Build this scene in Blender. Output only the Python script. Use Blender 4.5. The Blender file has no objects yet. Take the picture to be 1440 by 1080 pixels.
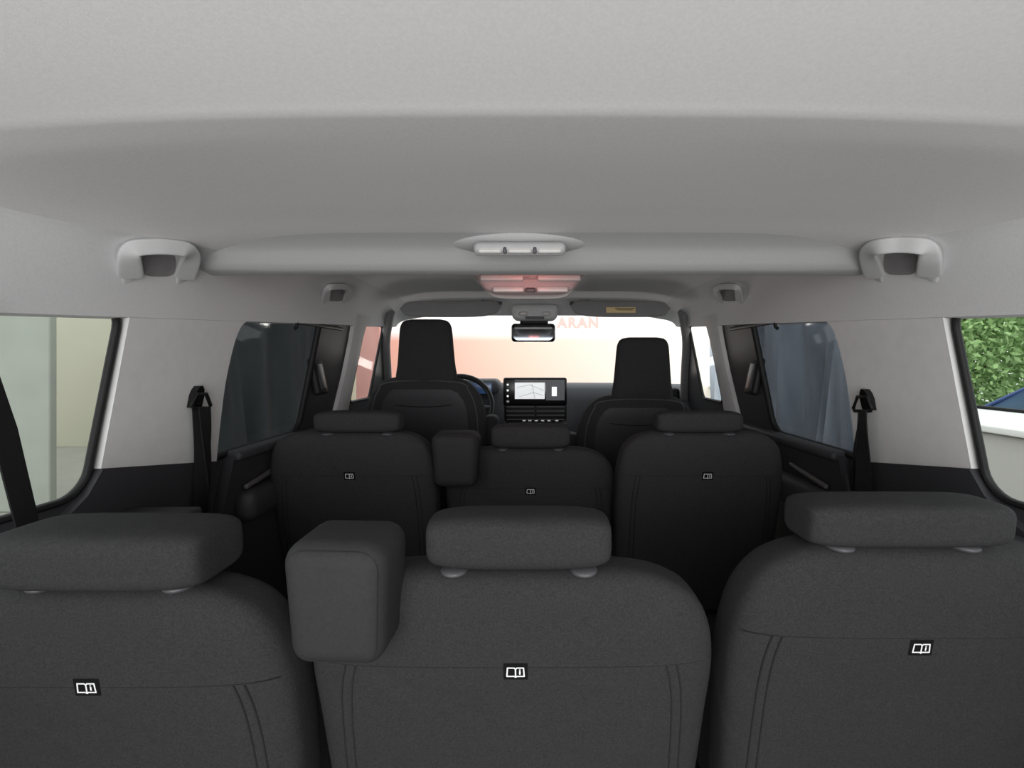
import bpy, bmesh, math, random
from mathutils import Vector, Matrix, geometry
random.seed(7)
H = 1.3; F = 690.0; CX = 754.0; CY = 508.0
col = bpy.context.scene.collection
def P(px, py, Y): return Vector(((px-CX)/F*Y, Y, (CY-py)/F*Y))
def W(px, py, s, inset=0.0):
    dx = s*(px-CX)/F; dz = (CY-py)/F
    Y = (0.87-inset)/(dx+0.2*dz)
    return P(px, py, Y)
def wallX(z, inset=0.0): return 0.87-inset-0.2*z

# ---------------------------------------------------------------- materials
def lin(c):
    return tuple(((v/255.0)/12.92 if v/255.0 <= .04045 else ((v/255.0+.055)/1.055)**2.4) for v in c)+(1.0,)
def mat(name, rgb, rough=.6, scale=60, var=.12, bump=0.0, bscale=None, metal=0.0, spec=.5, emit=0.0, sheen=0.0, stretch=None, crease=0.0, rotx=0.0):
    m = bpy.data.materials.new(name); m.use_nodes = True
    nt = m.node_tree; b = nt.nodes['Principled BSDF']
    tc = nt.nodes.new('ShaderNodeTexCoord')
    n = nt.nodes.new('ShaderNodeTexNoise'); n.inputs['Scale'].default_value = scale; n.inputs['Detail'].default_value = 4
    if stretch:
        mp = nt.nodes.new('ShaderNodeMapping'); mp.inputs['Scale'].default_value = stretch; mp.inputs['Rotation'].default_value = (rotx,0,0)
        nt.links.new(tc.outputs['Object'], mp.inputs['Vector']); nt.links.new(mp.outputs['Vector'], n.inputs['Vector'])
    else: nt.links.new(tc.outputs['Object'], n.inputs['Vector'])
    r = nt.nodes.new('ShaderNodeValToRGB'); c = lin(rgb)
    r.color_ramp.elements[0].position = .3; r.color_ramp.elements[1].position = .7
    r.color_ramp.elements[0].color = tuple(v*(1-var) for v in c[:3])+(1,)
    r.color_ramp.elements[1].color = tuple(min(1, v*(1+var)) for v in c[:3])+(1,)
    nt.links.new(n.outputs['Fac'], r.inputs['Fac']); nt.links.new(r.outputs['Color'], b.inputs['Base Color'])
    b.inputs['Roughness'].default_value = rough; b.inputs['Metallic'].default_value = metal
    b.inputs['Specular IOR Level'].default_value = spec
    if sheen: b.inputs['Sheen Weight'].default_value = sheen; b.inputs['Sheen Roughness'].default_value = .5
    last = None
    if crease:
        n3 = nt.nodes.new('ShaderNodeTexNoise'); n3.inputs['Scale'].default_value = 7; n3.inputs['Detail'].default_value = 2; n3.inputs['Distortion'].default_value = .6
        nt.links.new(tc.outputs['Object'], n3.inputs['Vector'])
        b3 = nt.nodes.new('ShaderNodeBump'); b3.inputs['Strength'].default_value = crease; b3.inputs['Distance'].default_value = .025
        nt.links.new(n3.outputs['Fac'], b3.inputs['Height']); last = b3
        nt.links.new(b3.outputs['Normal'], b.inputs['Normal'])
    if bump:
        n2 = nt.nodes.new('ShaderNodeTexNoise'); n2.inputs['Scale'].default_value = bscale or scale*6; n2.inputs['Detail'].default_value = 2
        nt.links.new(tc.outputs['Object'], n2.inputs['Vector'])
        bp = nt.nodes.new('ShaderNodeBump'); bp.inputs['Strength'].default_value = bump; bp.inputs['Distance'].default_value = .001
        nt.links.new(n2.outputs['Fac'], bp.inputs['Height'])
        if last: nt.links.new(last.outputs['Normal'], bp.inputs['Normal'])
        nt.links.new(bp.outputs['Normal'], b.inputs['Normal'])
    if emit:
        nt.links.new(r.outputs['Color'], b.inputs['Emission Color']); b.inputs['Emission Strength'].default_value = emit
    return m
def glass(name, tint, gloss=.06):
    m = bpy.data.materials.new(name); m.use_nodes = True; nt = m.node_tree; nt.nodes.clear()
    o = nt.nodes.new('ShaderNodeOutputMaterial'); t = nt.nodes.new('ShaderNodeBsdfTransparent'); t.inputs['Color'].default_value = tint
    g = nt.nodes.new('ShaderNodeBsdfGlossy'); g.inputs['Roughness'].default_value = .05
    x = nt.nodes.new('ShaderNodeMixShader'); x.inputs[0].default_value = gloss
    nt.links.new(t.outputs[0], x.inputs[1]); nt.links.new(g.outputs[0], x.inputs[2]); nt.links.new(x.outputs[0], o.inputs['Surface'])
    return m
M = {}
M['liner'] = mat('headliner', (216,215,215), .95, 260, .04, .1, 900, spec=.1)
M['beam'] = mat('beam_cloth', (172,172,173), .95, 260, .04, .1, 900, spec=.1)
M['rail'] = mat('rail_cloth', (203,203,204), .9, 260, .04, .1, 900, spec=.1)
M['cream'] = mat('pillar_plastic', (206,206,205), .75, 30, .03, .05, 900, spec=.2)
M['bpillar'] = mat('front_pillar_plastic', (178,177,177), .75, 30, .03, .05, 900, spec=.2)
M['apillar'] = mat('windscreen_pillar_plastic', (112,111,112), .75, 30, .03, .05, 900, spec=.2)
M['lightplastic'] = mat('light_plastic', (186,186,187), .75, 30, .03, spec=.25)
M['grip_shade'] = mat('handle_shade_grey', (128,126,127), .9, 30, .05, spec=.1)  # darker grey for the shade painted behind the grips
M['console'] = mat('console_plastic', (172,150,150), .55, 30, .04, spec=.35)  # pink in the base colour stands in for reflected red light
M['lampgrey'] = mat('lamp_plastic', (166,166,167), .6, 30, .03, spec=.3)
M['visor'] = mat('visor_vinyl', (124,123,124), .8, 30, .03, spec=.2)
M['fabric'] = mat('charcoal_fabric', (46,46,47), .95, 330, .22, .7, 700, spec=.12, crease=.3)
M['fabric2'] = mat('dark_fabric', (51,51,52), .95, 330, .22, .7, 700, spec=.12, crease=.3)
M['leather'] = mat('armrest_vinyl', (43,43,44), .75, 200, .1, .4, 700, spec=.18, crease=.12)
M['seam'] = mat('seam_thread', (18,18,19), .9, 100, .1)
M['plastic'] = mat('dark_plastic', (52,52,55), .6, 80, .08, .2, 600, spec=.35)
M['plastic2'] = mat('mid_plastic', (72,74,79), .6, 80, .06, .2, 600, spec=.3)
M['black'] = mat('black_rubber', (14,14,15), .6, 60, .1, spec=.3)
M['gloss'] = mat('gloss_black', (14,14,16), .2, 30, .1)
M['belt'] = mat('belt_webbing', (20,20,22), .7, 300, .2, .4, 800, spec=.3)
M['white'] = mat('white_print', (215,215,215), .6, 60, .03)
M['patch'] = mat('black_patch', (17,17,18), .8, 200, .1, spec=.1)
M['carpet'] = mat('carpet', (36,36,38), 1, 200, .25, .6, 400, spec=.05)
M['chrome'] = mat('satin_metal', (170,170,172), .3, 30, .05, metal=.9)
M['pull'] = mat('pull_plastic', (84,83,82), .5, 30, .05)
M['plate'] = mat('handle_plate', (34,38,43), .35, 30, .05)
M['grey'] = mat('collar_plastic', (70,70,73), .5, 60, .05)
M['lens'] = mat('lamp_lens', (188,186,184), .2, 60, .03)
M['piping'] = mat('grey_piping', (86,86,89), .7, 100, .1)
M['seatpiping'] = mat('seat_piping', (68,68,70), .8, 100, .1)
M['mirror'] = mat('mirror_glass', (120,125,130), .05, 20, .03, metal=1)
M['tint'] = glass('tinted_glass', (.40,.415,.42,1), .06)
M['clear'] = glass('clear_glass', (.93,.96,.94,1), .02)
M['orange'] = mat('warning_label', (216,190,140), .6, 60, .05)

# ---------------------------------------------------------------- mesh builder
class MB:
    def __init__(s): s.v = []; s.f = []
    def add(s, vs, fs):
        o = len(s.v); s.v += [Vector(v) for v in vs]; s.f += [tuple(i+o for i in f) for f in fs]; return s
    def rbox(s, c, size, r=.01, rot=(0,0,0), seg=3, fn=None):
        bm = bmesh.new(); bmesh.ops.create_cube(bm, size=1)
        for v in bm.verts: v.co = Vector((v.co.x*size[0], v.co.y*size[1], v.co.z*size[2]))
        r = min(r, min(size)*.49)
        if r > 0: bmesh.ops.bevel(bm, geom=bm.edges[:], offset=r, segments=seg, affect='EDGES', profile=.5)
        R = Matrix.Rotation(rot[2],3,'Z') @ Matrix.Rotation(rot[1],3,'Y') @ Matrix.Rotation(rot[0],3,'X')
        bm.verts.index_update()
        vs = []
        for v in bm.verts:
            p = v.co.copy()
            if fn: p = Vector(fn(p))
            vs.append(R @ p + Vector(c))
        s.add(vs, [[v.index for v in f.verts] for f in bm.faces]); bm.free(); return s
    def loft(s, rings, cap=True, closed=True, loop=False):
        n = len(rings[0]); vs = [p for r in rings for p in r]; fs = []
        m = len(rings)
        for i in range(m if loop else m-1):
            a = i*n; b = ((i+1) % m)*n
            for j in range(n if closed else n-1):
                k = (j+1) % n; fs.append((a+j, a+k, b+k, b+j))
        if cap and not loop and closed:
            fs.append(tuple(range(n-1,-1,-1))); fs.append(tuple((m-1)*n+j for j in range(n)))
        return s.add(vs, fs)
    def tube(s, pts, r, n=10, loop=False, cap=True):
        pts = [Vector(p) for p in pts]; m = len(pts); rings = []; up = None
        for i in range(m):
            if loop: t = pts[(i+1) % m]-pts[i-1]
            else: t = pts[min(i+1,m-1)]-pts[max(i-1,0)]
            t.normalize()
            if up is None:
                up = Vector((0,0,1)) if abs(t.z) < .9 else Vector((1,0,0))
            u = (up - t*up.dot(t)).normalized(); up = u; w = t.cross(u)
            rr = r[i] if isinstance(r, (list,tuple)) else r
            rings.append([pts[i]+u*math.cos(2*math.pi*k/n)*rr+w*math.sin(2*math.pi*k/n)*rr for k in range(n)])
        return s.loft(rings, cap=cap, loop=loop)
    def band(s, pts, nv, ws, th, n=20, ex=3.5):
        pts = [Vector(p) for p in pts]; m = len(pts); nv = Vector(nv).normalized(); rings = []
        for i in range(m):
            t = (pts[min(i+1,m-1)]-pts[max(i-1,0)]).normalized(); b = t.cross(nv).normalized(); q = b.cross(t).normalized()
            w = ws[i]; ring = []
            for k in range(n):
                a = 2*math.pi*k/n; c = math.cos(a); sn = math.sin(a)
                ring.append(pts[i]+b*(w/2*math.copysign(abs(c)**(2/ex),c))+q*(th/2*math.copysign(abs(sn)**(2/ex),sn)))
            rings.append(ring)
        return s.loft(rings)
    def ribbon(s, pts, wv, nv, w, t):
        wv = Vector(wv).normalized()*w/2; nv = Vector(nv).normalized()*t/2
        return s.loft([[Vector(p)-wv-nv, Vector(p)+wv-nv, Vector(p)+wv+nv, Vector(p)-wv+nv] for p in pts])
    def ell(s, c, r, nu=20, nv=12):
        rings = []
        for i in range(1, nv):
            a = math.pi*i/nv
            rings.append([Vector(c)+Vector((r[0]*math.sin(a)*math.cos(2*math.pi*k/nu), r[1]*math.sin(a)*math.sin(2*math.pi*k/nu), r[2]*math.cos(a))) for k in range(nu)])
        return s.loft(rings)
    def sheet(s, outer, holes, fn, thick):
        loops = [outer]+holes
        tri = geometry.tessellate_polygon([[Vector((a,b,0)) for a,b in l] for l in loops])
        flat = [p for l in loops for p in l]; n = len(flat)
        vs = [fn(a,b,0) for a,b in flat]+[fn(a,b,thick) for a,b in flat]
        fs = [tuple(t) for t in tri]+[tuple(i+n for i in reversed(t)) for t in tri]
        o = 0
        for l in loops:
            m = len(l)
            for i in range(m):
                j = (i+1) % m; fs.append((o+i, o+j, n+o+j, n+o+i))
            o += m
        return s.add(vs, fs)
BASE = {}
def build(name, mb, m, parent=None, angle=45):
    me = bpy.data.meshes.new(name)
    if parent is not None: b = BASE[parent.name]
    else:
        xs = [v.x for v in mb.v]; ys = [v.y for v in mb.v]; zs = [v.z for v in mb.v]
        b = Vector(((min(xs)+max(xs))/2, (min(ys)+max(ys))/2, min(zs)))
    me.from_pydata([tuple(v-b) for v in mb.v], [], mb.f); me.validate(); me.update()
    bm = bmesh.new(); bm.from_mesh(me); bmesh.ops.recalc_face_normals(bm, faces=bm.faces[:]); bm.to_mesh(me); bm.free()
    for p in me.polygons: p.use_smooth = True
    me.set_sharp_from_angle(angle=math.radians(angle))
    me.materials.append(M[m] if isinstance(m, str) else m)
    o = bpy.data.objects.new(name, me); col.objects.link(o); BASE[o.name] = b
    if parent is not None: o.parent = parent
    else: o.location = (b.x, b.y, b.z+H)
    return o
def thing(name, label, cat, base, group=None):
    o = bpy.data.objects.new(name, None); col.objects.link(o); o.empty_display_size = .1
    b = Vector(base); BASE[o.name] = b; o.location = (b.x, b.y, b.z+H)
    o['label'] = label; o['category'] = cat
    if group: o['group'] = group
    return o
def tag(o, label, cat, group=None):
    o['label'] = label; o['category'] = cat
    if group: o['group'] = group
    return o
def struct(name, mb, m, label=None, cat=None, parent=None, angle=45):
    o = build(name, mb, m, parent, angle)
    if parent is None: o['kind'] = 'structure'
    if label: o['label'] = label
    if cat: o['category'] = cat
    return o
def pchip(keys, x):
    if x <= keys[0][0]: return keys[0][1:]
    if x >= keys[-1][0]: return keys[-1][1:]
    n = len(keys)
    for i in range(n-1):
        if keys[i][0] <= x <= keys[i+1][0]: break
    out = []
    h = keys[i+1][0]-keys[i][0]; t = (x-keys[i][0])/h
    for k in range(1, len(keys[0])):
        def d(j): return (keys[j+1][k]-keys[j][k])/(keys[j+1][0]-keys[j][0])
        def tan(j):
            if j == 0: return d(0)
            if j == n-1: return d(n-2)
            a, b = d(j-1), d(j)
            return 0 if a*b <= 0 else 2*a*b/(a+b)
        m0, m1 = tan(i), tan(i+1)
        out.append((2*t**3-3*t*t+1)*keys[i][k]+(t**3-2*t*t+t)*h*m0+(-2*t**3+3*t*t)*keys[i+1][k]+(t**3-t*t)*h*m1)
    return tuple(out)
def rr(u0, u1, v0, v1, r, n=6):
    out = []
    for cx, cy, a0 in ((u1-r,v1-r,0),(u0+r,v1-r,90),(u0+r,v0+r,180),(u1-r,v0+r,270)):
        for i in range(n+1):
            a = math.radians(a0+90*i/n); out.append((cx+r*math.cos(a), cy+r*math.sin(a)))
    return out
def smoothpath(pts, m=8):
    pts = [Vector(p) for p in pts]; out = []
    for i in range(len(pts)-1):
        p0 = pts[max(i-1,0)]; p1 = pts[i]; p2 = pts[i+1]; p3 = pts[min(i+2,len(pts)-1)]
        for k in range(m):
            t = k/m
            out.append(.5*((2*p1)+(p2-p0)*t+(2*p0-5*p1+4*p2-p3)*t*t+(3*p1-p0-3*p2+p3)*t**3))
    return out+[pts[-1]]

# ================================================================ VAN SHELL
ZC = [(-.25,.39),(.3,.3135),(.45,.2885),(.522,.2763),(.537,.2735),(.547,.2725),(.60,.2732),(.75,.275),(.92,.2715),(1.02,.2655),(1.12,.262),(1.2,.28),(1.28,.312),(1.38,.335),(1.5,.342),(2.45,.345),(2.65,.335),(2.85,.265)]
ZE = [(-.25,.25),(.3,.243),(.73,.228),(1.0,.240),(1.15,.248),(1.3,.278),(1.5,.312),(2.5,.318),(2.7,.30),(2.85,.245)]
XE = [(-.25,.82),(.5,.81),(.73,.79),(1.06,.70),(1.3,.68),(2.3,.68),(2.85,.72)]
def zb(Y): return .03+.06*Y
def railsec(Y, n=14):
    x0 = wallX(zb(Y))-.018; z0 = zb(Y); x1 = pchip(XE,Y)[0]; z1 = pchip(ZE,Y)[0]
    cxx = x0-.012; cz = z0+(z1-z0)*.80
    out = [(wallX(z0)+.01, z0-.004)]
    for i in range(n+1):
        t = i/n; a=(1-t)**2; b=2*t*(1-t); c=t*t
        out.append((a*x0+b*cxx+c*x1, a*z0+b*cz+c*z1))
    return out
YS = [-.25+i*.05 for i in range(15)]+[.47+i*.012 for i in range(4)]+[.515+i*.004 for i in range(12)]+[.57,.58,.595,.61,.63]+[.66+i*.04 for i in range(9)]+[1.0+i*.02 for i in range(20)]+[1.4+i*.06 for i in range(25)]
YS = sorted(set(round(y,4) for y in YS if y <= 2.85))
if YS[-1] < 2.85: YS.append(2.85)
mb = MB(); N = 61; rows = []
for Y in YS:
    xe = pchip(XE,Y)[0]; ze = pchip(ZE,Y)[0]; zc = pchip(ZC,Y)[0]; row = []
    ex = 3+5*min(1,max(0,(Y-.6)/.35))
    for j in range(N):
        u = -1+2*j/(N-1); row.append(Vector((u*xe, Y, zc+(ze-zc)*abs(u)**ex)))
    rows.append(row)
mb.loft(rows, closed=False, cap=False)
struct('ceiling', mb, 'liner', 'grey headliner of the van', 'ceiling', angle=60)
ti = 0
def trim(mb, m, label, angle=45):
    global ti; ti += 1
    return struct('trim_%d' % ti, mb, m, label, 'trim', angle=angle)
# cross beam
bp = [(0.96,.285),(0.99,.272),(1.04,.2595),(1.075,.247),(1.10,.231),(1.12,.218),(1.145,.209),(1.175,.207),(1.20,.215),(1.215,.235),(1.22,.27),(1.22,.31)]
bpk = [(i,)+p for i,p in enumerate(bp)]
prof = [pchip(bpk, i/4) for i in range((len(bp)-1)*4+1)]
mb = MB(); ring = []
for x in [-.80+1.6*i/40 for i in range(41)]:
    e = max(0,(abs(x)-.62)/.2); fl = .02*e*e
    ring.append([Vector((x, y-fl*(1 if y < 1.14 else -.6), z)) for y,z in prof])
mb.loft(ring)
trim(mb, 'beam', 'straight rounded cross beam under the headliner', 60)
mb = MB(); mb.sheet(rr(-.25,.206,1.44,2.30,.04), [], lambda u,v,t: Vector((u, v, .331+t)), .016)
trim(mb, 'liner', 'raised roof strip around the overhead console')
for s in (-1, 1):
    side = 'left' if s < 0 else 'right'
    mb = MB(); mb.loft([[Vector((s*x, Y, z)) for x, z in railsec(Y)] for Y in YS], closed=False, cap=False)
    trim(mb, 'rail', 'light grey roof rail above the %s windows' % side, 60)
def railhit(px, py, s):
    Y = .45
    while Y < 2.8:
        p = P(px, py, Y); sec = railsec(Y)[1:]
        for (xa,za),(xb_,zb_) in zip(sec, sec[1:]):
            if za <= p.z <= zb_:
                xr = xa+(xb_-xa)*(p.z-za)/max(1e-6, zb_-za)
                if s*p.x >= xr: return p
        Y += .004
    return P(px, py, 1.0)
# floor
mb = MB(); mb.rbox((0,1.6,-1.325), (2.3,3.9,.05), .005)
struct('floor', mb, 'carpet', 'dark carpeted van floor', 'floor')
# walls
REAR = (.18,1.0,-.274,.12); MID = (1.345,1.90,-.275,.19); FRONT = (2.38,2.67,-.2,.19)
wi = 0
for s in (-1, 1):
    side = 'left' if s < 0 else 'right'
    def fn(u, v, t, s=s): return Vector((s*(wallX(v)+t), u, v))
    holes = [rr(REAR[0],REAR[1],REAR[2],REAR[3],.055), rr(*MID,.06), rr(*FRONT,.03)]
    mb = MB(); mb.sheet([(-.25,-1.3),(3.35,-1.3),(3.35,-.4),(3.0,-.25),(2.86,-.05),(2.74,.12),(2.66,.23),(2.5,.25),(-.25,.2)], holes, fn, .008)
    struct('wall_'+side, mb, 'plastic', '%s side wall of the van, dark plastic' % side, 'wall')
    for hi, (h, gm) in enumerate(((holes[0],'clear'),(holes[1],'tint'),(holes[2],'clear'))):
        wi += 1
        g = MB(); g.sheet(h, [], lambda u,v,t,s=s: Vector((s*(wallX(v)+.003+t), u, v)), .003)
        nm = ['rear quarter','tinted sliding door','front door'][hi]
        w = struct('window_%d' % wi, g, gm, '%s window in the %s side of the van' % (nm, side), 'window')
        t = MB(); t.tube([Vector((s*(wallX(v)-.001), u, v)) for u, v in h], .008 if hi == 0 else .012 if hi == 1 else .007, 8, loop=True)
        build('window_seal', t, 'black', w)
        if hi == 1:
            f = MB(); f.rbox((s*(wallX(.145)-.004), 1.74, .138), (.02,.74,.014), .005); build('blind_cassette', f, 'black', w)
            f = MB(); f.tube(smoothpath([(s*(wallX(.13)-.012),1.70,.138),(s*(wallX(.12)-.018),1.70,.122),(s*(wallX(.11)-.01),1.70,.112)]), .006, 8); build('blind_hook', f, 'black', w)
    # pillars
    def inset(d): return lambda u, v, t, s=s: Vector((s*(wallX(v)-d+t), u, v))
    edge = smoothpath([(1.43,.120,0),(1.40,.108,0),(1.382,.082,0),(1.372,.03,0),(1.37,-.06,0),(1.382,-.17,0),(1.40,-.285,0)], 6)
    mb = MB(); mb.sheet([(p.x,p.y) for p in edge]+[(1.014,-.222),(1.012,-.05),(1.010,zb(1.0)+.01)], [], inset(.015), .017)
    trim(mb, 'cream', 'pale cream plastic pillar behind the %s tinted window' % side)
    mb = MB(); mb.sheet([(1.014,-.223),(1.40,-.286),(1.42,-.29),(1.42,-.9),(.9,-.9),(.9,-.33),(.955,-.302),(.99,-.272)], [], inset(.020), .024)
    trim(mb, 'plastic', 'dark plastic lower trim under the %s cream pillar' % side)
    mb = MB(); mb.rbox((s*.84,.985,-.345), (.16,.27,.03), .008)
    trim(mb, 'plastic', 'dark plastic ledge under the %s rear quarter window' % side)
    mb = MB(); mb.loft([[Vector((s*(wallX(z)-d), y, z)) for y,d in ((y0-.005,.0),(y0,.016),(y0+.02,.026),(y0+w_-.03,.026),(y0+w_,.012),(y0+w_,.0))] for z,y0,w_ in ((.21,2.21,.17),(.10,2.225,.135),(-.05,2.225,.13),(-.2,2.21,.145),(-.5,2.17,.2))])
    trim(mb, 'bpillar', 'pale plastic pillar beside the %s front seat' % side)
    mb = MB(); mb.tube(smoothpath([(s*.775,2.60,.262),(s*.835,2.72,.12),(s*.87,2.86,-.05),(s*.90,2.98,-.22)]), .026, 10)
    trim(mb, 'apillar', 'grey windscreen pillar at the %s' % side)
mb = MB(); mb.loft([[Vector((x,2.85-.24*(x/.78)**2,.270)), Vector((x*1.16,3.5-.52*(x/.78)**2,-.2))] for x in [-.78+1.56*i/16 for i in range(17)]], closed=False, cap=False)
struct('window_7', mb, 'clear', 'windscreen of the van', 'window')
# sliding doors
for s in (-1,1):
    side = 'left' if s < 0 else 'right'
    mb = MB(); mb.sheet([(1.45,-.28),(2.14,-.28),(2.14,-1.2),(1.45,-1.2)], [], lambda u,v,t,s=s: Vector((s*(wallX(v)-.035+t), u, v)), .036)
    d = struct('door_%d' % (1 if s<0 else 2), mb, 'plastic', 'dark inner trim of the %s sliding door' % side, 'door')
    f = MB(); f.rbox((s*(wallX(-.27)-.02),1.795,-.282), (.06,.69,.03), .012); build('window_sill', f, 'plastic', d)
    f = MB(); f.rbox((s*(wallX(-.45)-.06),1.75,-.45), (.07,.5,.10), .03); build('armrest', f, 'plastic', d)
    f = MB(); f.rbox((s*(wallX(-.38)-.05),1.62,-.375), (.015,.22,.016), .006, rot=(.12,0,0)); build('pull_handle', f, 'pull', d)
    f = MB(); f.rbox((s*(wallX(-.06)-.012),1.955,-.06), (.03,.09,.15), .012, rot=(0,s*.2,0)); h = build('handle_recess', f, 'black', d)
    f = MB(); f.rbox((s*(wallX(-.06)-.026),1.955,-.06), (.006,.05,.105), .003, rot=(0,s*.2,0)); build('handle_plate', f, 'plate', h)

# ================================================================ GRAB HANDLES
def grab(pts, s, w0, w1, label, lift, th, grip_shade, rc):
    hits = [railhit(px,py,s) for px,py in pts]
    inw = Vector((-s*.62, -.62, -.30)).normalized()
    path = []
    n = len(hits)
    for i, h in enumerate(hits):
        k = {0:.1, n-1:.1, 1:.8, n-2:.8}.get(i, 1)
        path.append(h+inw*(lift*k))
    b = hits[0]*.5+hits[-1]*.5
    o = thing('grab_handle', label, 'grab handle', b, 'ceiling grab handles')
    sp = smoothpath(path, 8); m = len(sp)
    ws = []
    for i in range(m):
        t = i/(m-1); e = abs(2*t-1); w = w1+(w0-w1)*max(0,(e-.45)/.55)
        if i == 0 or i == m-1: w *= .9
        ws.append(w)
    mb = MB(); mb.band(sp, inw, ws, th, 28, ex=5.5); build('grip', mb, 'lightplastic', o)
    nn = Vector((-s*.8,0,-.55)).normalized()
    for i in (0, -1):
        h = hits[i]; d = (hits[1 if i == 0 else -2]-h).normalized()
        mb = MB(); mb.band([h-d*w0*.30-nn*.006, h+d*w0*.30-nn*.006], nn, [w0*.95,w0*.95], .022, 20, ex=5); build('mounting_foot', mb, 'lightplastic', o)
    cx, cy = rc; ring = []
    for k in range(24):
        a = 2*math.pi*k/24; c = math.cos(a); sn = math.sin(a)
        ring.append(railhit(cx+grip_shade[0]*math.copysign(abs(c)**.6,c), cy+grip_shade[1]*math.copysign(abs(sn)**.6,sn), s)+nn*.003)
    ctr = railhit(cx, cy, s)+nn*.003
    mb = MB(); mb.add(ring+[ctr], [(k,(k+1) % 24,24) for k in range(24)]); build('grip_shade', mb, 'grip_shade', o)  # thin dark sheet on the rail, painting the shade inside the grip
L1 = [(183,386),(180,366),(180,354),(184,347),(196,344),(222,343),(246,345),(259,348),(264,355),(263,367),(259,388)]
grab(L1, -1, .044, .031, 'large grey grab handle on the left roof rail above the rear quarter window', .026, .019, (24,17), (222,371))
grab([(2*745-x, y-2) for x,y in L1], 1, .044, .031, 'large grey grab handle on the right roof rail above the rear quarter window', .026, .019, (24,17), (1268,369))
L2 = [(457,422),(456,411),(457,404),(463,401),(479,401),(486,404),(487,411),(485,422)]
grab(L2, -1, .034, .023, 'small distant grab handle on the left rail above the tinted window', .024, .015, (13,9), (471,414))
grab([(2*749-x, y) for x,y in L2], 1, .034, .023, 'small distant grab handle on the right rail above the tinted window', .024, .015, (13,9), (1027,414))

# ================================================================ SEATS
def shape(keys, xc, y0, zt, rec, n, HD, mb, m=46, npt=60, skew=(0,0)):
    L = keys[-1][0]
    def par(dz): return pchip(keys, dz)
    dzs = []
    for i in range(m): dzs.append(L*(i/(m-1))**1.8)
    rings = []
    for dz in dzs:
        hw, hd = par(dz); ring = []
        for k in range(npt):
            a = 2*math.pi*k/npt; c = math.cos(a); sn = math.sin(a)
            x = hw*math.copysign(abs(c)**(2/n), c); y = hd*math.copysign(abs(sn)**(2/n), sn)
            f = 1-skew[0 if x < 0 else 1]*max(0,1-dz/.26)**1.2
            ring.append(Vector((xc+x*f, y0+HD+rec*dz+y, zt-dz)))
        rings.append(ring)
    mb.loft(rings)
    def surf(x, dz, eps=.0):
        hw, hd = par(dz); q = max(0, 1-abs(x/hw)**n)
        return Vector((xc+x, y0+HD+rec*dz-hd*q**(1/n)-eps, zt-dz))
    return surf, par
def info_tag(surf, x, dz, w, parent):
    mb = MB(); a = w*.70; b = w*.52
    g = [surf(x+a*u, dz-b*v, .0012) for u,v in ((-1,-1),(1,-1),(1,1),(-1,1))]
    mb.add(g, [(0,1,2,3)]); t = build('info_tag', mb, 'patch', parent)
    mb = MB(); k = .040
    def line(p, q, wd=k):
        d = Vector((q[0]-p[0], q[1]-p[1])); d.normalize(); nn = Vector((-d.y, d.x))*wd; e = d*wd*.6
        pts = [(p[0]-e.x+nn.x,p[1]-e.y+nn.y),(p[0]-e.x-nn.x,p[1]-e.y-nn.y),(q[0]+e.x-nn.x,q[1]+e.y-nn.y),(q[0]+e.x+nn.x,q[1]+e.y+nn.y)]
        mb.add([surf(x+u*w, dz-v*w, .0022) for u,v in pts], [(0,1,2,3)])
    line((-.46,.26),(-.08,.26)); line((-.08,.26),(0,.18)); line((0,.18),(.08,.26)); line((.08,.26),(.46,.26))
    line((-.46,.26),(-.5,-.28)); line((.46,.26),(.5,-.28)); line((-.5,-.28),(-.08,-.28)); line((.5,-.28),(.08,-.28)); line((0,.18),(0,-.34)); line((-.08,-.28),(0,-.34)); line((.08,-.28),(0,-.34))
    line((.25,.04),(.25,-.14),.045); line((.25,.13),(.25,.14),.045)
    build('book_icon', mb, 'white', t)
def headrest(parent, xc, yc, zlo, zhi, hw, hd, m, sp, n=3.4):
    mb = MB(); rings = []; zc = (zlo+zhi)/2; hh = (zhi-zlo)/2; K = 30
    for i in range(K+1):
        t = -math.pi/2+math.pi*i/K; t *= .985
        x = hw*math.copysign(abs(math.sin(t))**(.56 if n < 4 else .45), math.sin(t)); sc = max(.05, math.cos(t))**(.28 if n < 4 else .20)
        ring = []
        for k in range(44):
            a = 2*math.pi*k/44; c = math.cos(a); sn = math.sin(a)
            y = hd*sc*math.copysign(abs(c)**(2/n), c); z = hh*sc*math.copysign(abs(sn)**(2/n), sn)
            ring.append(Vector((xc+x, yc+y+(z/hh)*-.004, zc+z)))
        rings.append(ring)
    mb.loft(rings); h = build('headrest', mb, m, parent)
    for sx in (-1,1):
        mb = MB(); mb.tube([(xc+sx*sp, yc, zlo+.02),(xc+sx*sp, yc+.004, zlo-.05)], .007, 12); p = build('headrest_post', mb, 'chrome', parent)
        mb = MB(); mb.ell((xc+sx*sp, yc-.014, zlo-.003), (.021,.026,.008)); build('collar', mb, 'grey', p)
K3 = [(0,.12,.012),(.005,.172,.032),(.018,.215,.048),(.042,.252,.058),(.08,.275,.065),(.12,.285,.069),(.165,.288,.071),(.25,.284,.07),(.4,.277,.07),(.56,.27,.068)]
K2 = [(0,.12,.012),(.005,.168,.032),(.018,.205,.048),(.042,.233,.058),(.075,.25,.064),(.15,.262,.068),(.25,.264,.068),(.45,.258,.068),(.64,.25,.066)]
def scaled(K, f): return [(a,b*f,c) for a,b,c in K]
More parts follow.
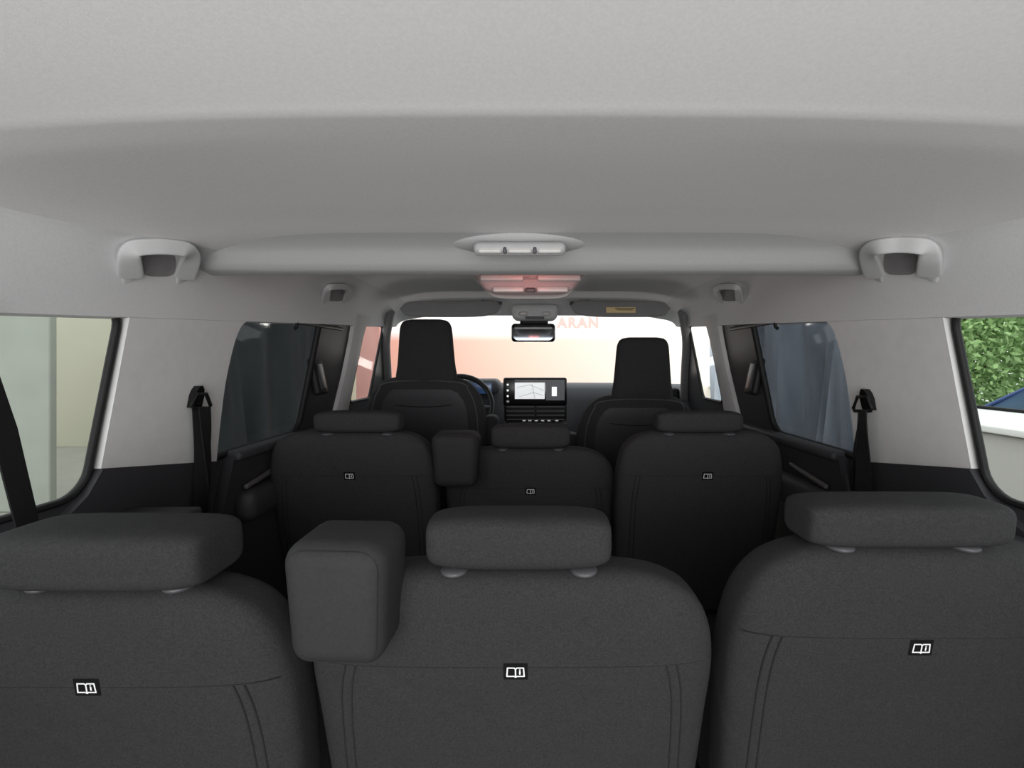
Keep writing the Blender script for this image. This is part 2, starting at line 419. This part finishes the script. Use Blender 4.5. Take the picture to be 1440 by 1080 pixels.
def seat(label, xc, y0, zt, keys, hr, group, arm=None, m='fabric', tagx=0, hx=0, tdz=.155, skew=(0,0), hn=3.4):
    o = thing('van_seat', label, 'seat', (xc, y0+.3, -1.3), group)
    rec = .22; mb = MB(); HD = .07
    surf, par = shape(keys, xc, y0, zt, rec, 4.2, HD, mb, skew=skew); build('backrest', mb, m, o)
    L = keys[-1][0]
    mb = MB(); mb.rbox((xc, y0+.37, -.84), (.50,.42,.15), .06, seg=4); build('seat_cushion', mb, m, o)
    mb = MB(); mb.rbox((xc, y0+.36, -1.1), (.38,.30,.40), .02); build('seat_base', mb, 'plastic', o)
    zlo, zhi, hw, hd = hr
    headrest(o, xc+hx, y0+.055, zlo, zhi, hw, hd, m, .098, hn)
    mb = MB(); dzs = .146; hwm = par(dzs)[0]
    f0 = 1-skew[0]*max(0,1-dzs/.26)**1.2; f1 = 1-skew[1]*max(0,1-dzs/.26)**1.2
    mb.tube([surf(-hwm*.97*f0+hwm*.97*(f0+f1)*i/40, dzs, -.0003) for i in range(41)], .0009, 6)
    for sx in (-1,1):
        for q in (.79,.84):
            mb.tube([surf(sx*hwm*(q-.05*math.exp(-i/3.0)), dzs+.002+(L*.96-dzs)*i/26, 0.0002) for i in range(27)], .0015, 6)
    build('seam', mb, 'seam', o)
    info_tag(surf, tagx, tdz, .026, o)
    if arm:
        cx, cy, cz, sx, sy, sz = arm
        af = lambda p: Vector((p.x*(1+.14*p.z/sz), p.y*(1+.1*p.z/sz), p.z+.008*math.cos(p.x/sx*2)))
        rot = (.05,0,-.06)
        mb = MB(); mb.rbox((cx,cy,cz), (sx,sy,sz), .030, rot=rot, seg=6, fn=af)
        a = build('armrest', mb, 'leather', o)
        R = Matrix.Rotation(rot[2],3,'Z') @ Matrix.Rotation(rot[0],3,'X')
        mb = MB(); mb.tube([R @ af(Vector((u, -sy/2+.0088, v)))+Vector((cx,cy,cz)) for u,v in rr(-sx/2+.0088,sx/2-.0088,-sz/2+.0088,sz/2-.0088,.024)], .0010, 6, loop=True); build('seam', mb, 'seam', a)
    return o
g3 = 'seats of the nearest row'; g2 = 'seats of the middle row'
seat('nearest left seat, wide headrest cut by the photo edge, book symbol tag low', -.652, .675, -.324, K3, (-.322,-.237,.150,.07), g3, tagx=.006, hx=.036, skew=(0,.06), hn=4.4, tdz=.145)
seat('nearest middle seat with a large folded armrest beside its headrest', -.038, .705, -.314, scaled(K3,1.105), (-.313,-.229,.139,.052), g3, arm=(-.270,.710,-.335,.138,.118,.172), tagx=.007, hx=.012, tdz=.152)
seat('nearest right seat, wide headrest in front of the right window', .60, .735, -.287, K3, (-.288,-.217,.157,.056), g3, tagx=.003, hx=-.024, skew=(.08,0), hn=4.2, tdz=.162)
seat('middle row left seat behind the driver seat', -.616, 1.575, -.230, scaled(K2,1.06), (-.236,-.163,.141,.05), g2, m='fabric2', tagx=.004, tdz=.146, hx=.03)
seat('middle row centre seat with small folded armrest, below the touchscreen', -.02, 1.715, -.308, scaled(K3,1.08), (-.312,-.225,.141,.05), g2, arm=(-.265,1.64,-.33,.15,.10,.18), m='fabric2', tagx=0)
seat('middle row right seat behind the front passenger seat', .55, 1.575, -.230, scaled(K2,1.06), (-.236,-.163,.141,.05), g2, m='fabric2', tagx=.012, tdz=.146, hx=-.015)
KF = [(0,.11,.012),(.006,.16,.03),(.02,.20,.045),(.05,.238,.055),(.10,.272,.062),(.2,.297,.066),(.4,.302,.066),(.72,.29,.066)]
KH = [(0,.072,.012),(.006,.10,.028),(.018,.115,.04),(.045,.125,.047),(.14,.133,.05),(.22,.140,.05),(.27,.148,.05),(.30,.152,.046)]
def front_seat(label, xc, y0, zt, hx, hz, armside):
    o = thing('front_seat', label, 'seat', (xc, y0+.3, -1.3), 'front seats')
    mb = MB(); surf, par = shape(KF, xc, y0, zt, .2, 4.0, .07, mb); build('backrest', mb, 'fabric2', o)
    mb = MB(); shape(KH, hx, y0+.0, hz, .06, 3.4, .055, mb); h = build('headrest', mb, 'fabric2', o)
    mb = MB(); pts = []
    for i in range(15): pts.append(surf(-par(.66-.6*i/14)[0]*.87, .66-.6*i/14, 0))
    hw6 = par(.06)[0]*.87
    for i in range(1,24):
        a = math.pi*i/24; pts.append(surf(-hw6*math.cos(a), .06-.042*math.sin(a)**.6, 0))
    for i in range(15): pts.append(surf(par(.06+.6*i/14)[0]*.87, .06+.6*i/14, 0))
    mb.tube(pts, .0034, 6); build('piping', mb, 'seatpiping', o)
    # moulded rear panel, slightly proud of the cloth
    mb = MB(); rows = []
    for r_ in range(15):
        dz = .055+.60*(r_/14)**1.2; h_ = par(dz)[0]*(.74 if r_ > 2 else (.58,.67,.72)[r_])
        rows.append([surf(h_*(-1+2*k/16), dz, .003*(1 if 0 < k < 16 and r_ > 0 else -.3)) for k in range(17)])
    mb.loft(rows, closed=False, cap=False); build('back_panel', mb, 'plastic', o)
    mb = MB(); mb.tube([surf(-.14+.28*i/20, .135+.012*math.cos((i-10)/10*1.4), .003) for i in range(21)], .0025, 6); build('map_pocket_edge', mb, 'seam', o)
    mb = MB(); mb.rbox((xc, y0+.42, -.78), (.52,.5,.16), .06, seg=4); build('seat_cushion', mb, 'fabric2', o)
    mb = MB(); mb.rbox((xc, y0+.40, -1.08), (.42,.38,.44), .02); build('seat_base', mb, 'plastic', o)
    mb = MB(); mb.rbox((xc+armside*.32, y0+.17, zt-.28), (.075,.12,.16), .03, seg=4); build('armrest', mb, 'leather', o)
front_seat('dark driver seat with tall headrest behind the steering wheel', -.548, 2.35, -.075, -.54, .205, 1)
front_seat('dark front passenger seat with tall headrest, in front of the grey dashboard', .50, 2.35, -.165, .522, .117, -1)

# ================================================================ SEAT BELTS
def belt(s, label, px, pyt, pyb, pxb):
    a = W(px, pyt, s, .035); o = thing('seat_belt', label, 'seat belt', a, 'pillar seat belts')
    mb = MB(); mb.sheet([(a.y-.016,a.z-.030),(a.y-.017,a.z+.0),(a.y-.013,a.z+.014),(a.y-.005,a.z+.024),(a.y+.005,a.z+.024),(a.y+.013,a.z+.014),(a.y+.017,a.z+.0),(a.y+.016,a.z-.030)], [], lambda u,v,t,s=s: Vector((s*(wallX(v)-.032+t),u,v)), .021); build('anchor_cover', mb, 'gloss', o)
    lp = [(-7,-2),(7,-2),(13,14),(11,18),(-11,18),(-13,14)]
    mb = MB(); mb.tube([W(px+u,pyt+v,s,.037) for u,v in lp], .0045, 10, loop=True); build('belt_loop', mb, 'black', o)
    for k, (dx, ins, tw) in enumerate(((-8,.032,.35),(7,.044,-.3))):
        mb = MB(); p0 = W(px+dx*.4, pyt+17, s, ins+.004); p1 = W(pxb+dx, pyb, s, ins); rings = []
        for i in range(15):
            t = i/14; p = p0.lerp(p1, t)+Vector((-s*.006*math.sin(t*3.1), .006*math.sin(t*5+k*2), 0))
            an = tw+.5*math.sin(t*4.2+k*1.7)*(1-.5*t); wv = Vector((math.sin(an),math.cos(an),0))*(.017+.006*t); nv = Vector((math.cos(an),-math.sin(an),0))*.0016
            rings.append([p-wv-nv,p+wv-nv,p+wv+nv,p-wv+nv])
        mb.loft(rings); build('strap', mb, 'belt', o)
belt(-1, 'black seat belt hanging from the left cream pillar', 283, 556, 760, 289)
belt(1, 'black seat belt hanging from the right cream pillar', 1213, 560, 760, 1208)
mb = MB(); a = W(-60,420,-1,.06); b = W(44,760,-1,.07)
mb.ribbon([a, a.lerp(b,.5)+Vector((.01,0,0)), b], (0,1,.25), (1,0,.3), .036, .003)
tag(build('seat_belt', mb, 'belt'), 'black belt strap slanting across the left rear quarter window', 'seat belt', 'pillar seat belts')

# ================================================================ OVERHEAD ITEMS
o = thing('dome_lamp', 'grey rear ceiling lamp panel on the cross beam, nearest of the overhead lamps', 'lamp', P(731,349,1.05))
mb = MB()
rings = []
for i in range(25):
    t = -1+2*i/24; sc = .02+.98*math.cos(t*math.pi/2)**.8; ring = []
    for k in range(28):
        a = 2*math.pi*k/28; ring.append(P(731,341,1.10)+Vector((.23*t, .085*sc*math.cos(a), .031*sc*math.sin(a))))
    rings.append(ring)
mb.loft(rings); build('lamp_pod', mb, 'beam', o)
mb = MB(); mb.rbox(P(731,350,1.02), (.192,.03,.026), .0125, rot=(-.5,0,0), seg=4); build('lamp_housing', mb, 'lampgrey', o)
for px, w in ((689,.050),(731,.050),(773,.050)):
    mb = MB(); mb.rbox(P(px,351,1.010), (w,.010,.017), .005, rot=(-.4,0,0), seg=3); build('lamp_lens', mb, 'lens', o)
for px in (710,752):
    mb = MB(); mb.rbox(P(px,352,1.008), (.008,.008,.014), .003); build('switch', mb, 'grey', o)
o = thing('overhead_console', 'reddish lit overhead console in the roof centre just beyond the cross beam', 'console', P(745,400,1.6))
def conring(Y, zlow, hwt, ztop, n=33):
    ring = []
    for k in range(n):
        u = -1+2*k/(n-1); q = abs(u)**3
        ring.append(Vector((-.022+hwt*u, Y, ztop-(ztop-zlow)*(1-q**2.2)**.8)))
    return ring
mb = MB()
mb.loft([conring(Y, zl, hw_, .3315) for Y,zl,hw_ in ((1.46,.262,.195),(1.47,.247,.203),(1.50,.241,.206),(1.7,.246,.2),(2.0,.27,.185),(2.28,.30,.165))]); build('console_body', mb, 'console', o)
mb = MB()
mb.loft([conring(Y, zl, hw_, .262) for Y,zl,hw_ in ((1.475,.222,.150),(1.485,.209,.160),(1.52,.204,.162),(1.62,.207,.155),(1.74,.222,.14),(1.84,.25,.12))]); build('console_lower_shell', mb, 'console', o)
for sx in (-1,1):
    mb = MB(); mb.rbox(P(746,391,1.460)+Vector((sx*.085,0,0)), (.13,.012,.018), .006); build('console_lens', mb, 'lens', o)
    mb = MB(); mb.rbox(P(746,407,1.474)+Vector((sx*.066,0,0)), (.095,.012,.018), .006); build('console_lens', mb, 'lens', o)
mb = MB(); mb.rbox(P(746,408,1.470), (.03,.01,.014), .004); build('switch', mb, 'grey', o)
o = thing('map_light', 'pale front overhead light unit above the rear view mirror', 'lamp', P(752,440,2.66))
mb = MB(); mb.rbox(P(752,440,2.66), (.25,.12,.085), .03, seg=4, fn=lambda p:(p.x*(1+1.2*p.z),p.y,p.z)); build('light_housing', mb, 'lightplastic', o)
for px in (736,768):
    mb = MB(); mb.ell(P(px,441,2.597), (.026,.012,.013)); build('lamp_lens', mb, 'lens', o)
mb = MB(); mb.rbox(P(752,447,2.597), (.10,.012,.014), .004); build('switch_row', mb, 'grey', o)
o = thing('rear_view_mirror', 'black rounded rear view mirror hanging at the top of the windscreen', 'mirror', P(750,468,2.75))
mb = MB(); mb.rbox(P(750,468,2.76), (.246,.04,.104), .035, rot=(.1,0,0), seg=5); build('mirror_housing', mb, 'gloss', o)
mb = MB(); mb.sheet(rr(-.113,.113,-.042,.042,.03), [], lambda u,v,t: P(750,468,2.738)+Vector((u, t, v)), .003); build('mirror_glass', mb, 'mirror', o)
mb = MB(); mb.rbox(P(751,453,2.80), (.16,.06,.05), .02); build('mirror_mount', mb, 'black', o)
for px0, px1, lab in ((562,705,'grey folded sun visor above the driver headrest'),(802,943,'grey folded sun visor with printed warning label above the passenger side')):
    a = P(px0,434,2.5); b = P(px1,434,2.5); c = (a+b)/2; w = b.x-a.x
    sx = 1 if px0 > 754 else -1
    o = thing('sun_visor', lab, 'sun visor', c, 'sun visors')
    mb = MB()
    rings = []
    for i in range(21):
        t = -1+2*i/20; sc = (.06+.94*max(0,1-abs(t)**7)**.5); bow = .012*(t*t)
        drop = -.012*max(0,-sx*t)**3
        rings.append([c+Vector((w/2*t, .02+.017*math.copysign(abs(math.cos(a_))**.7,math.cos(a_))*sc-bow-.45*.043*sc*math.copysign(abs(math.sin(a_))**.6,math.sin(a_))*-.6, drop*-1+.043*sc*math.copysign(abs(math.sin(a_))**.6,math.sin(a_)))) for a_ in [2*math.pi*k/24 for k in range(24)]])
    mb.loft(rings); build('visor_panel', mb, 'visor', o)
    mb = MB(); mb.tube([c+Vector((-sx*w*.5,.03,.03)), c+Vector((-sx*w*.3,.03,.04))], .009, 8); build('visor_pivot', mb, 'grey', o)
    if sx > 0:
        p = P(873,436,2.492); mb = MB(); mb.rbox(p, (.15,.004,.03), .001, rot=(-.26,0,0)); lb = build('warning_label', mb, 'orange', o)
        mb = MB()
        for k in range(3): mb.rbox(p+Vector((.02,-.004+.002*k,.007-.007*k)), (.10-.02*k,.003,.003), 0, rot=(-.26,0,0))
        build('label_lines', mb, 'grey', lb)

# ================================================================ DASHBOARD
o = thing('dashboard', 'dark grey dashboard below the windscreen with central touchscreen and air vents', 'dashboard', (0,3.0,-.7))
prof = [(2.92,-.62),(2.90,-.42),(2.93,-.24),(2.97,-.165),(3.05,-.14),(3.3,-.142),(3.65,-.21),(3.65,-.7)]
mb = MB(); mb.loft([[Vector((x, y+.03*(x/.9)**2, z-.01*(x/.9)**2)) for y,z in prof] for x in [-.98+1.96*i/24 for i in range(25)]]); build('dash_body', mb, 'plastic2', o, )
mb = MB(); mb.rbox((-.40,3.0,-.15), (.36,.22,.085), .035, seg=4); build('instrument_hood', mb, 'plastic2', o)
mb = MB(); mb.rbox((-.40,2.885,-.16), (.28,.012,.062), .01); build('instrument_display', mb, mat('cluster_screen', (52,78,120), .2, 20, .2, emit=.3), o)
mb = MB(); mb.rbox(P(753,580,2.92), (.37,.05,.115), .02); v = build('air_vent', mb, 'black', o)
for k in range(4):
    mb = MB()
    for sx in (-1,1): mb.rbox(P(753,572+6*k,2.885)+Vector((sx*.088,0,0)), (.165,.02,.008), .003)
    build('vent_slat', mb, 'piping', v)
mb = MB(); mb.rbox(P(755,605,2.90), (.36,.06,.11), .02); cc = build('control_panel', mb, 'plastic', o)
for px in (737,745,754,763,772,783):
    mb = MB(); mb.rbox(P(px,592,2.862), (.024,.012,.016), .004); build('button', mb, 'chrome', cc)
for sx in (-1,1):
    mb = MB(); mb.rbox((sx*.80,2.91,-.20), (.10,.05,.085), .03, seg=4); build('side_vent', mb, 'black', o)
mb = MB(); mb.tube([(-.434,2.80,-.29), (-.434,3.04,-.36)], .035, 12); build('steering_column', mb, 'plastic', o)
mb = MB(); mb.rbox(P(752.5,550.5,2.895), (.374,.03,.165), .012); ts = build('touchscreen', mb, 'gloss', o)
ts['label'] = 'wide black framed touchscreen showing a pale map'
SCR = mat('map_screen', (225,228,230), .4, 25, .04, emit=.7); DK = mat('screen_dark', (60,64,70), .4, 30, .1, emit=.3); IC = mat('screen_icon', (240,240,240), .4, 30, .03, emit=.9)
def flat(px0,px1,py0,py1,Y,mm,name,par):
    a = P(px0,py1,Y); b = P(px1,py0,Y); mb = MB(); mb.add([(a.x,Y,a.z),(b.x,Y,a.z),(b.x,Y,b.z),(a.x,Y,b.z)],[(0,1,2,3)]); return build(name, mb, mm, par)
flat(724,766,538,561,2.878,SCR,'map_display',ts)
flat(768,794,536,563,2.878,DK,'status_display',ts)
flat(776,783,544,557,2.876,IC,'car_symbol',ts)
flat(724,794,534,536.5,2.876,DK,'status_bar',ts)
mb = MB()
for x0,y0,x1,y1 in ((728,545,745,541),(745,541,764,549),(730,558,750,552),(750,552,764,556),(748,540,752,560)):
    mb.tube([P(x0,y0,2.8765),P(x1,y1,2.8765)], .0008, 5)
build('map_roads', mb, 'grey', ts)
for py in (541,549,557):
    mb = MB(); mb.ell(P(714,py,2.879), (.006,.002,.006)); build('touch_button', mb, IC, ts)
mb = MB(); mb.ell(P(714,565,2.879), (.011,.006,.011)); build('volume_knob', mb, 'chrome', ts)
# steering wheel
o = thing('steering_wheel', 'black steering wheel beside the driver seat', 'steering wheel', (-.434,2.72,-.27))
M['rim'] = mat('rim_leather', (24,24,26), .45, 100, .1)
mb = MB(); C0 = Vector((-.434,2.72,-.258)); tl = math.radians(25)
mb.tube([C0+Vector((.19*math.cos(a), .19*math.sin(a)*math.sin(tl), .19*math.sin(a)*math.cos(tl))) for a in [2*math.pi*i/48 for i in range(48)]], .015, 12, loop=True); build('rim', mb, 'rim', o)
mb = MB(); mb.rbox(C0+Vector((0,.03,0)), (.17,.05,.13), .03, rot=(-tl,0,0), seg=4); build('hub', mb, 'plastic', o)
for a in (0, math.pi, -math.pi/2):
    mb = MB(); d = Vector((math.cos(a), math.sin(a)*math.sin(tl), math.sin(a)*math.cos(tl)))
    mb.tube([C0+d*.06+Vector((0,.02,0)), C0+d*.18], .013, 8); build('spoke', mb, 'grey', o)

# ================================================================ OUTSIDE
GZ = -1.85
M['hallfloor'] = mat('hall_floor', (150,148,142), .6, 1.5, .08)
M['hallwall'] = mat('hall_wall', (198,195,178), .9, .6, .04)
M['concrete'] = mat('concrete', (162,165,157), .9, 2, .06, .2, 40)
M['parapet'] = mat('parapet', (176,174,170), .8, 1, .04)
M['parapetcap'] = mat('parapet_cap', (218,218,216), .7, 1, .03)
M['curtain_d'] = mat('dark_curtain', (104,109,109), .9, 1.0, .35, stretch=(1,2.6,.5), rotx=.35)  # colour streaks paint the shading of the folds
M['curtain_b'] = mat('blue_curtain', (190,198,211), .9, 1.0, .55, stretch=(1,3.0,.5), rotx=.4)  # stronger streaks, painting lit and shaded folds into the cloth colour
M['bark'] = mat('bark', (90,75,60), .9, 8, .3, .5, 30)
M['leaf'] = mat('leaf', (150,182,120), .7, 3, .3)
M['car'] = mat('car_paint', (46,70,118), .25, 3, .05)
M['carglass'] = mat('car_glass', (60,78,104), .25, 3, .1)
M['red'] = mat('red_panel', (226,166,158), .7, 2, .05)
mb = MB(); mb.rbox((0,4,GZ-.05), (40,40,.1), 0); struct('floor_outside', mb, 'hallfloor', 'pale concrete hall floor around the van', 'floor')
mb = MB(); mb.rbox((-10.5,10.7,GZ+2.6), (13.5,.2,5.2), .01); struct('wall_back', mb, 'hallwall', 'beige hall wall seen through the left rear quarter window', 'wall')
mb = MB(); mb.rbox((-8.4,6.05,GZ+2.6), (4.9,.1,5.2), .02); struct('wall_outside', mb, 'concrete', 'grey concrete pier outside the left rear quarter window', 'wall')
mb = MB(); mb.rbox((3.74,6.0,GZ+.67), (1.07,11,1.34), .015); struct('wall_parapet', mb, 'parapet', 'grey parapet wall outside the right windows', 'wall')
mb = MB(); mb.rbox((3.72,6.0,-.475), (1.13,11,.05), .01); trim(mb, 'parapetcap', 'white ledge on top of the parapet')
mb = MB(); mb.rbox((4.22,6.0,-.435), (.05,11,.03), .01); trim(mb, 'black', 'dark rail along the far edge of the parapet')
# sign wall, with emission added so it looks overexposed
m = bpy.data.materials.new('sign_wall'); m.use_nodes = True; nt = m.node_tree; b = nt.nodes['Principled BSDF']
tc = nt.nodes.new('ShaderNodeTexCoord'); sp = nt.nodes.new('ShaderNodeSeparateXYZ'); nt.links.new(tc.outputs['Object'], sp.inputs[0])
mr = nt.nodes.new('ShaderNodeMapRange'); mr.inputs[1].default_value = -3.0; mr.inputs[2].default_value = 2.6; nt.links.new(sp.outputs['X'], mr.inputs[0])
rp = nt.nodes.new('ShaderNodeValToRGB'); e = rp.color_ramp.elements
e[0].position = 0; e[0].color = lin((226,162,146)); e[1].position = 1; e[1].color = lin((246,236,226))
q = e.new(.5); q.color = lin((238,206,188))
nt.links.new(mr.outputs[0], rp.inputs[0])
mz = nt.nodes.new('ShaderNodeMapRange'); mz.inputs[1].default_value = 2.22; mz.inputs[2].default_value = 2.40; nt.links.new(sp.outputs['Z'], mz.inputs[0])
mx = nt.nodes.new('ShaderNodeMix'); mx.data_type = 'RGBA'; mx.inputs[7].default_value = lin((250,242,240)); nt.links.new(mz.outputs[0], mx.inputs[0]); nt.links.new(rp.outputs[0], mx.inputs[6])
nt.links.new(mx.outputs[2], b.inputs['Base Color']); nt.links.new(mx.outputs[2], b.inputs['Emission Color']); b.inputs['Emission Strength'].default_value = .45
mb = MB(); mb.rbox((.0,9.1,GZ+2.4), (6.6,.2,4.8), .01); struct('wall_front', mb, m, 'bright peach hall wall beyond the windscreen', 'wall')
mb = MB(); mb.rbox((-3.05,8.94,GZ+2.2), (.42,.1,4.4), .01); tag(build('banner', mb, 'red'), 'tall pale red panel seen through the left front door window', 'banner')
cu = bpy.data.curves.new('lettering', 'FONT'); cu.body = 'ARAN'; cu.size = .25; cu.extrude = .012; cu.space_character = 1.2; cu.offset = .012
to = bpy.data.objects.new('tmp', cu); col.objects.link(to); bpy.context.view_layer.update()
me = bpy.data.meshes.new_from_object(to.evaluated_get(bpy.context.evaluated_depsgraph_get())); bpy.data.objects.remove(to)
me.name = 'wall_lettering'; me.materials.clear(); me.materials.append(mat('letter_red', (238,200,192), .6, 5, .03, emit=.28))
lo = bpy.data.objects.new('wall_lettering', me); col.objects.link(lo); p = P(784,460,8.98); lo.location = (p.x, 8.985, p.z+H); lo.rotation_euler = (math.pi/2,0,0)
tag(lo, 'pale red capital letters on the bright wall beyond the windscreen', 'lettering')
# curtains
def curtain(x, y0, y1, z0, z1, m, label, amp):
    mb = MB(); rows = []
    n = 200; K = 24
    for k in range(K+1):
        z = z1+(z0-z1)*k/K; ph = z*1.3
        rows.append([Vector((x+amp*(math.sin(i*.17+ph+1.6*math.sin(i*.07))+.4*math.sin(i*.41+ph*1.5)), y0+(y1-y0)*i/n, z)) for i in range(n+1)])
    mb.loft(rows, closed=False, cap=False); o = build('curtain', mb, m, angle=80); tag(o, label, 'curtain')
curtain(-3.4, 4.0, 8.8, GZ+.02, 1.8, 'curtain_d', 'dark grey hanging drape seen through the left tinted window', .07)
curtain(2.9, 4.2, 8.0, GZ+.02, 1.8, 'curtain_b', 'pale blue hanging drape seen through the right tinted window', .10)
# trees
def tree(x, y, hgt, r, label, nleaf):
    o = thing('tree', label, 'tree', (x,y,GZ), 'trees outside')
    mb = MB(); mb.tube([(x,y,GZ),(x+.05,y,GZ+hgt*.4),(x-.03,y+.05,GZ+hgt*.8)], [.14,.10,.04], 10)
    for k in range(7):
        a = k*2.4; z0 = GZ+hgt*(.3+.06*k); mb.tube([(x,y,z0),(x+math.cos(a)*r*.6,y+math.sin(a)*r*.6,z0+.6)], [.05,.015], 6)
    build('trunk', mb, 'bark', o)
    mb = MB()
    for k in range(nleaf):
        while True:
            d = Vector((random.uniform(-1,1),random.uniform(-1,1),random.uniform(-1,1)))
            if .1 < d.length < .82+.18*random.random(): break
        c = Vector((x+d.x*r, y+d.y*r, GZ+hgt*.5+d.z*hgt*.49)); sz = random.uniform(.045,.09)
        u = Vector((random.gauss(0,1),random.gauss(0,1),random.gauss(0,1))).normalized(); w = u.cross(Vector((random.gauss(0,1),random.gauss(0,1),random.gauss(0,1)))).normalized()
        mb.add([c-u*sz, c+w*sz*.5, c+u*sz, c-w*sz*.5], [(0,1,2,3)])
    build('foliage', mb, 'leaf', o)
tree(9.1, 10.4, 5.0, 1.75, 'leafy green tree outside, left of the parked car', 14000)
tree(13.2, 12.4, 5.6, 1.8, 'leafy green tree outside, behind the parked car', 10000)
tree(9.4, 14.3, 6.2, 1.8, 'taller leafy tree outside, farthest from the van', 11000)
# parked car
X0 = 8.5; Yc = 7.5
o = thing('parked_car', 'dark blue parked car beyond the parapet outside the right quarter window', 'car', (X0,7.5,GZ))
side_p = [(-2.0,.35),(-2.05,.7),(-1.9,.85),(-1.0,.95),(-.3,1.0),(1.75,1.0),(1.95,.9),(2.0,.4),(1.6,.25),(-1.6,.25)]
mb = MB(); mb.loft([[Vector((X0+x*sc, Yc+t, GZ+.1+z)) for x,z in side_p] for t,sc in ((-.86,.97),(-.8,1),(.8,1),(.86,.97))]); bd = build('car_body', mb, 'car', o)
cab = [(-.95,.93),(-.1,1.42),(.4,1.47),(1.2,1.42),(1.75,.98)]
mb = MB(); mb.loft([[Vector((X0+x, Yc+t*(1-.18*max(0,z-1)/.45), GZ+.1+z)) for x,z in cab] for t in (-.78,.78)]); build('cabin_glass', mb, 'carglass', o)
mb = MB(); mb.rbox((X0+.5,Yc,GZ+.1+1.44), (1.35,1.3,.05), .02); build('roof', mb, 'car', o)
for xx in (-.95,-.1,.6,1.35):
    for t in (-1,1):
        mb = MB(); zt_ = 1.42; xt = {-.95:-.1,-.1:.0,.6:.6,1.35:1.2}[xx]
        mb.tube([(X0+xx, Yc+t*.78, GZ+.1+.97),(X0+xt, Yc+t*.66, GZ+.1+zt_)], .03, 6); build('roof_pillar', mb, 'car', o)
for xx in (-1.25,1.25):
    for t in (-1,1):
        mb = MB(); c = Vector((X0+xx, Yc+t*.78, GZ+.32))
        mb.tube([c+Vector((0,-.1,0)), c+Vector((0,-.09,0)), c+Vector((0,.09,0)), c+Vector((0,.1,0))], [.27,.32,.32,.27], 24); w = build('wheel', mb, 'black', o)
        mb = MB(); mb.tube([c+Vector((0,t*.101,0)), c+Vector((0,t*.115,0))], [.2,.17], 20); build('hubcap', mb, 'chrome', w)

# ================================================================ LIGHT
w = bpy.data.worlds.new('World'); bpy.context.scene.world = w; w.use_nodes = True
bg = w.node_tree.nodes['Background']; bg.inputs[0].default_value = (.98,.985,1.0,1); bg.inputs[1].default_value = 1.95
def area(name, loc, rot, sx, sy, e, c=(1,1,1)):
    l = bpy.data.lights.new(name, 'AREA'); l.shape = 'RECTANGLE'; l.size = sx; l.size_y = sy; l.energy = e; l.color = c
    o = bpy.data.objects.new(name, l); col.objects.link(o); o.location = (loc[0],loc[1],loc[2]+H); o.rotation_euler = rot; return o
area('tailgate_light', (0,-1.3,-.1), (math.radians(98),0,0), 2.2, 1.5, 51, (1,.997,.99))
area('front_fill', (0,4.9,-.36), (math.radians(-104),0,0), 2.0, .12, 16, (1,.95,.92))  # added fill light, hidden behind the dash, to brighten the front headliner
l = bpy.data.lights.new('red_glow', 'POINT'); l.energy = .4; l.color = (1,.2,.17); l.shadow_soft_size = .05
o = bpy.data.objects.new('red_glow', l); col.objects.link(o); o.location = (-.02,1.30,.235+H)  # added point light standing in for red reflected onto the console
# ================================================================ CAMERA
cam = bpy.data.cameras.new('camera'); cam.sensor_width = 36; cam.lens = F/1440*36; cam.shift_x = -(CX-720)/1440; cam.shift_y = -(540-CY)/1440; cam.clip_start = .02
co = bpy.data.objects.new('camera', cam); col.objects.link(co); co.location = (0,0,H); co.rotation_euler = (math.pi/2,0,0)
bpy.context.scene.camera = co
bpy.context.scene.view_settings.view_transform = 'Standard'
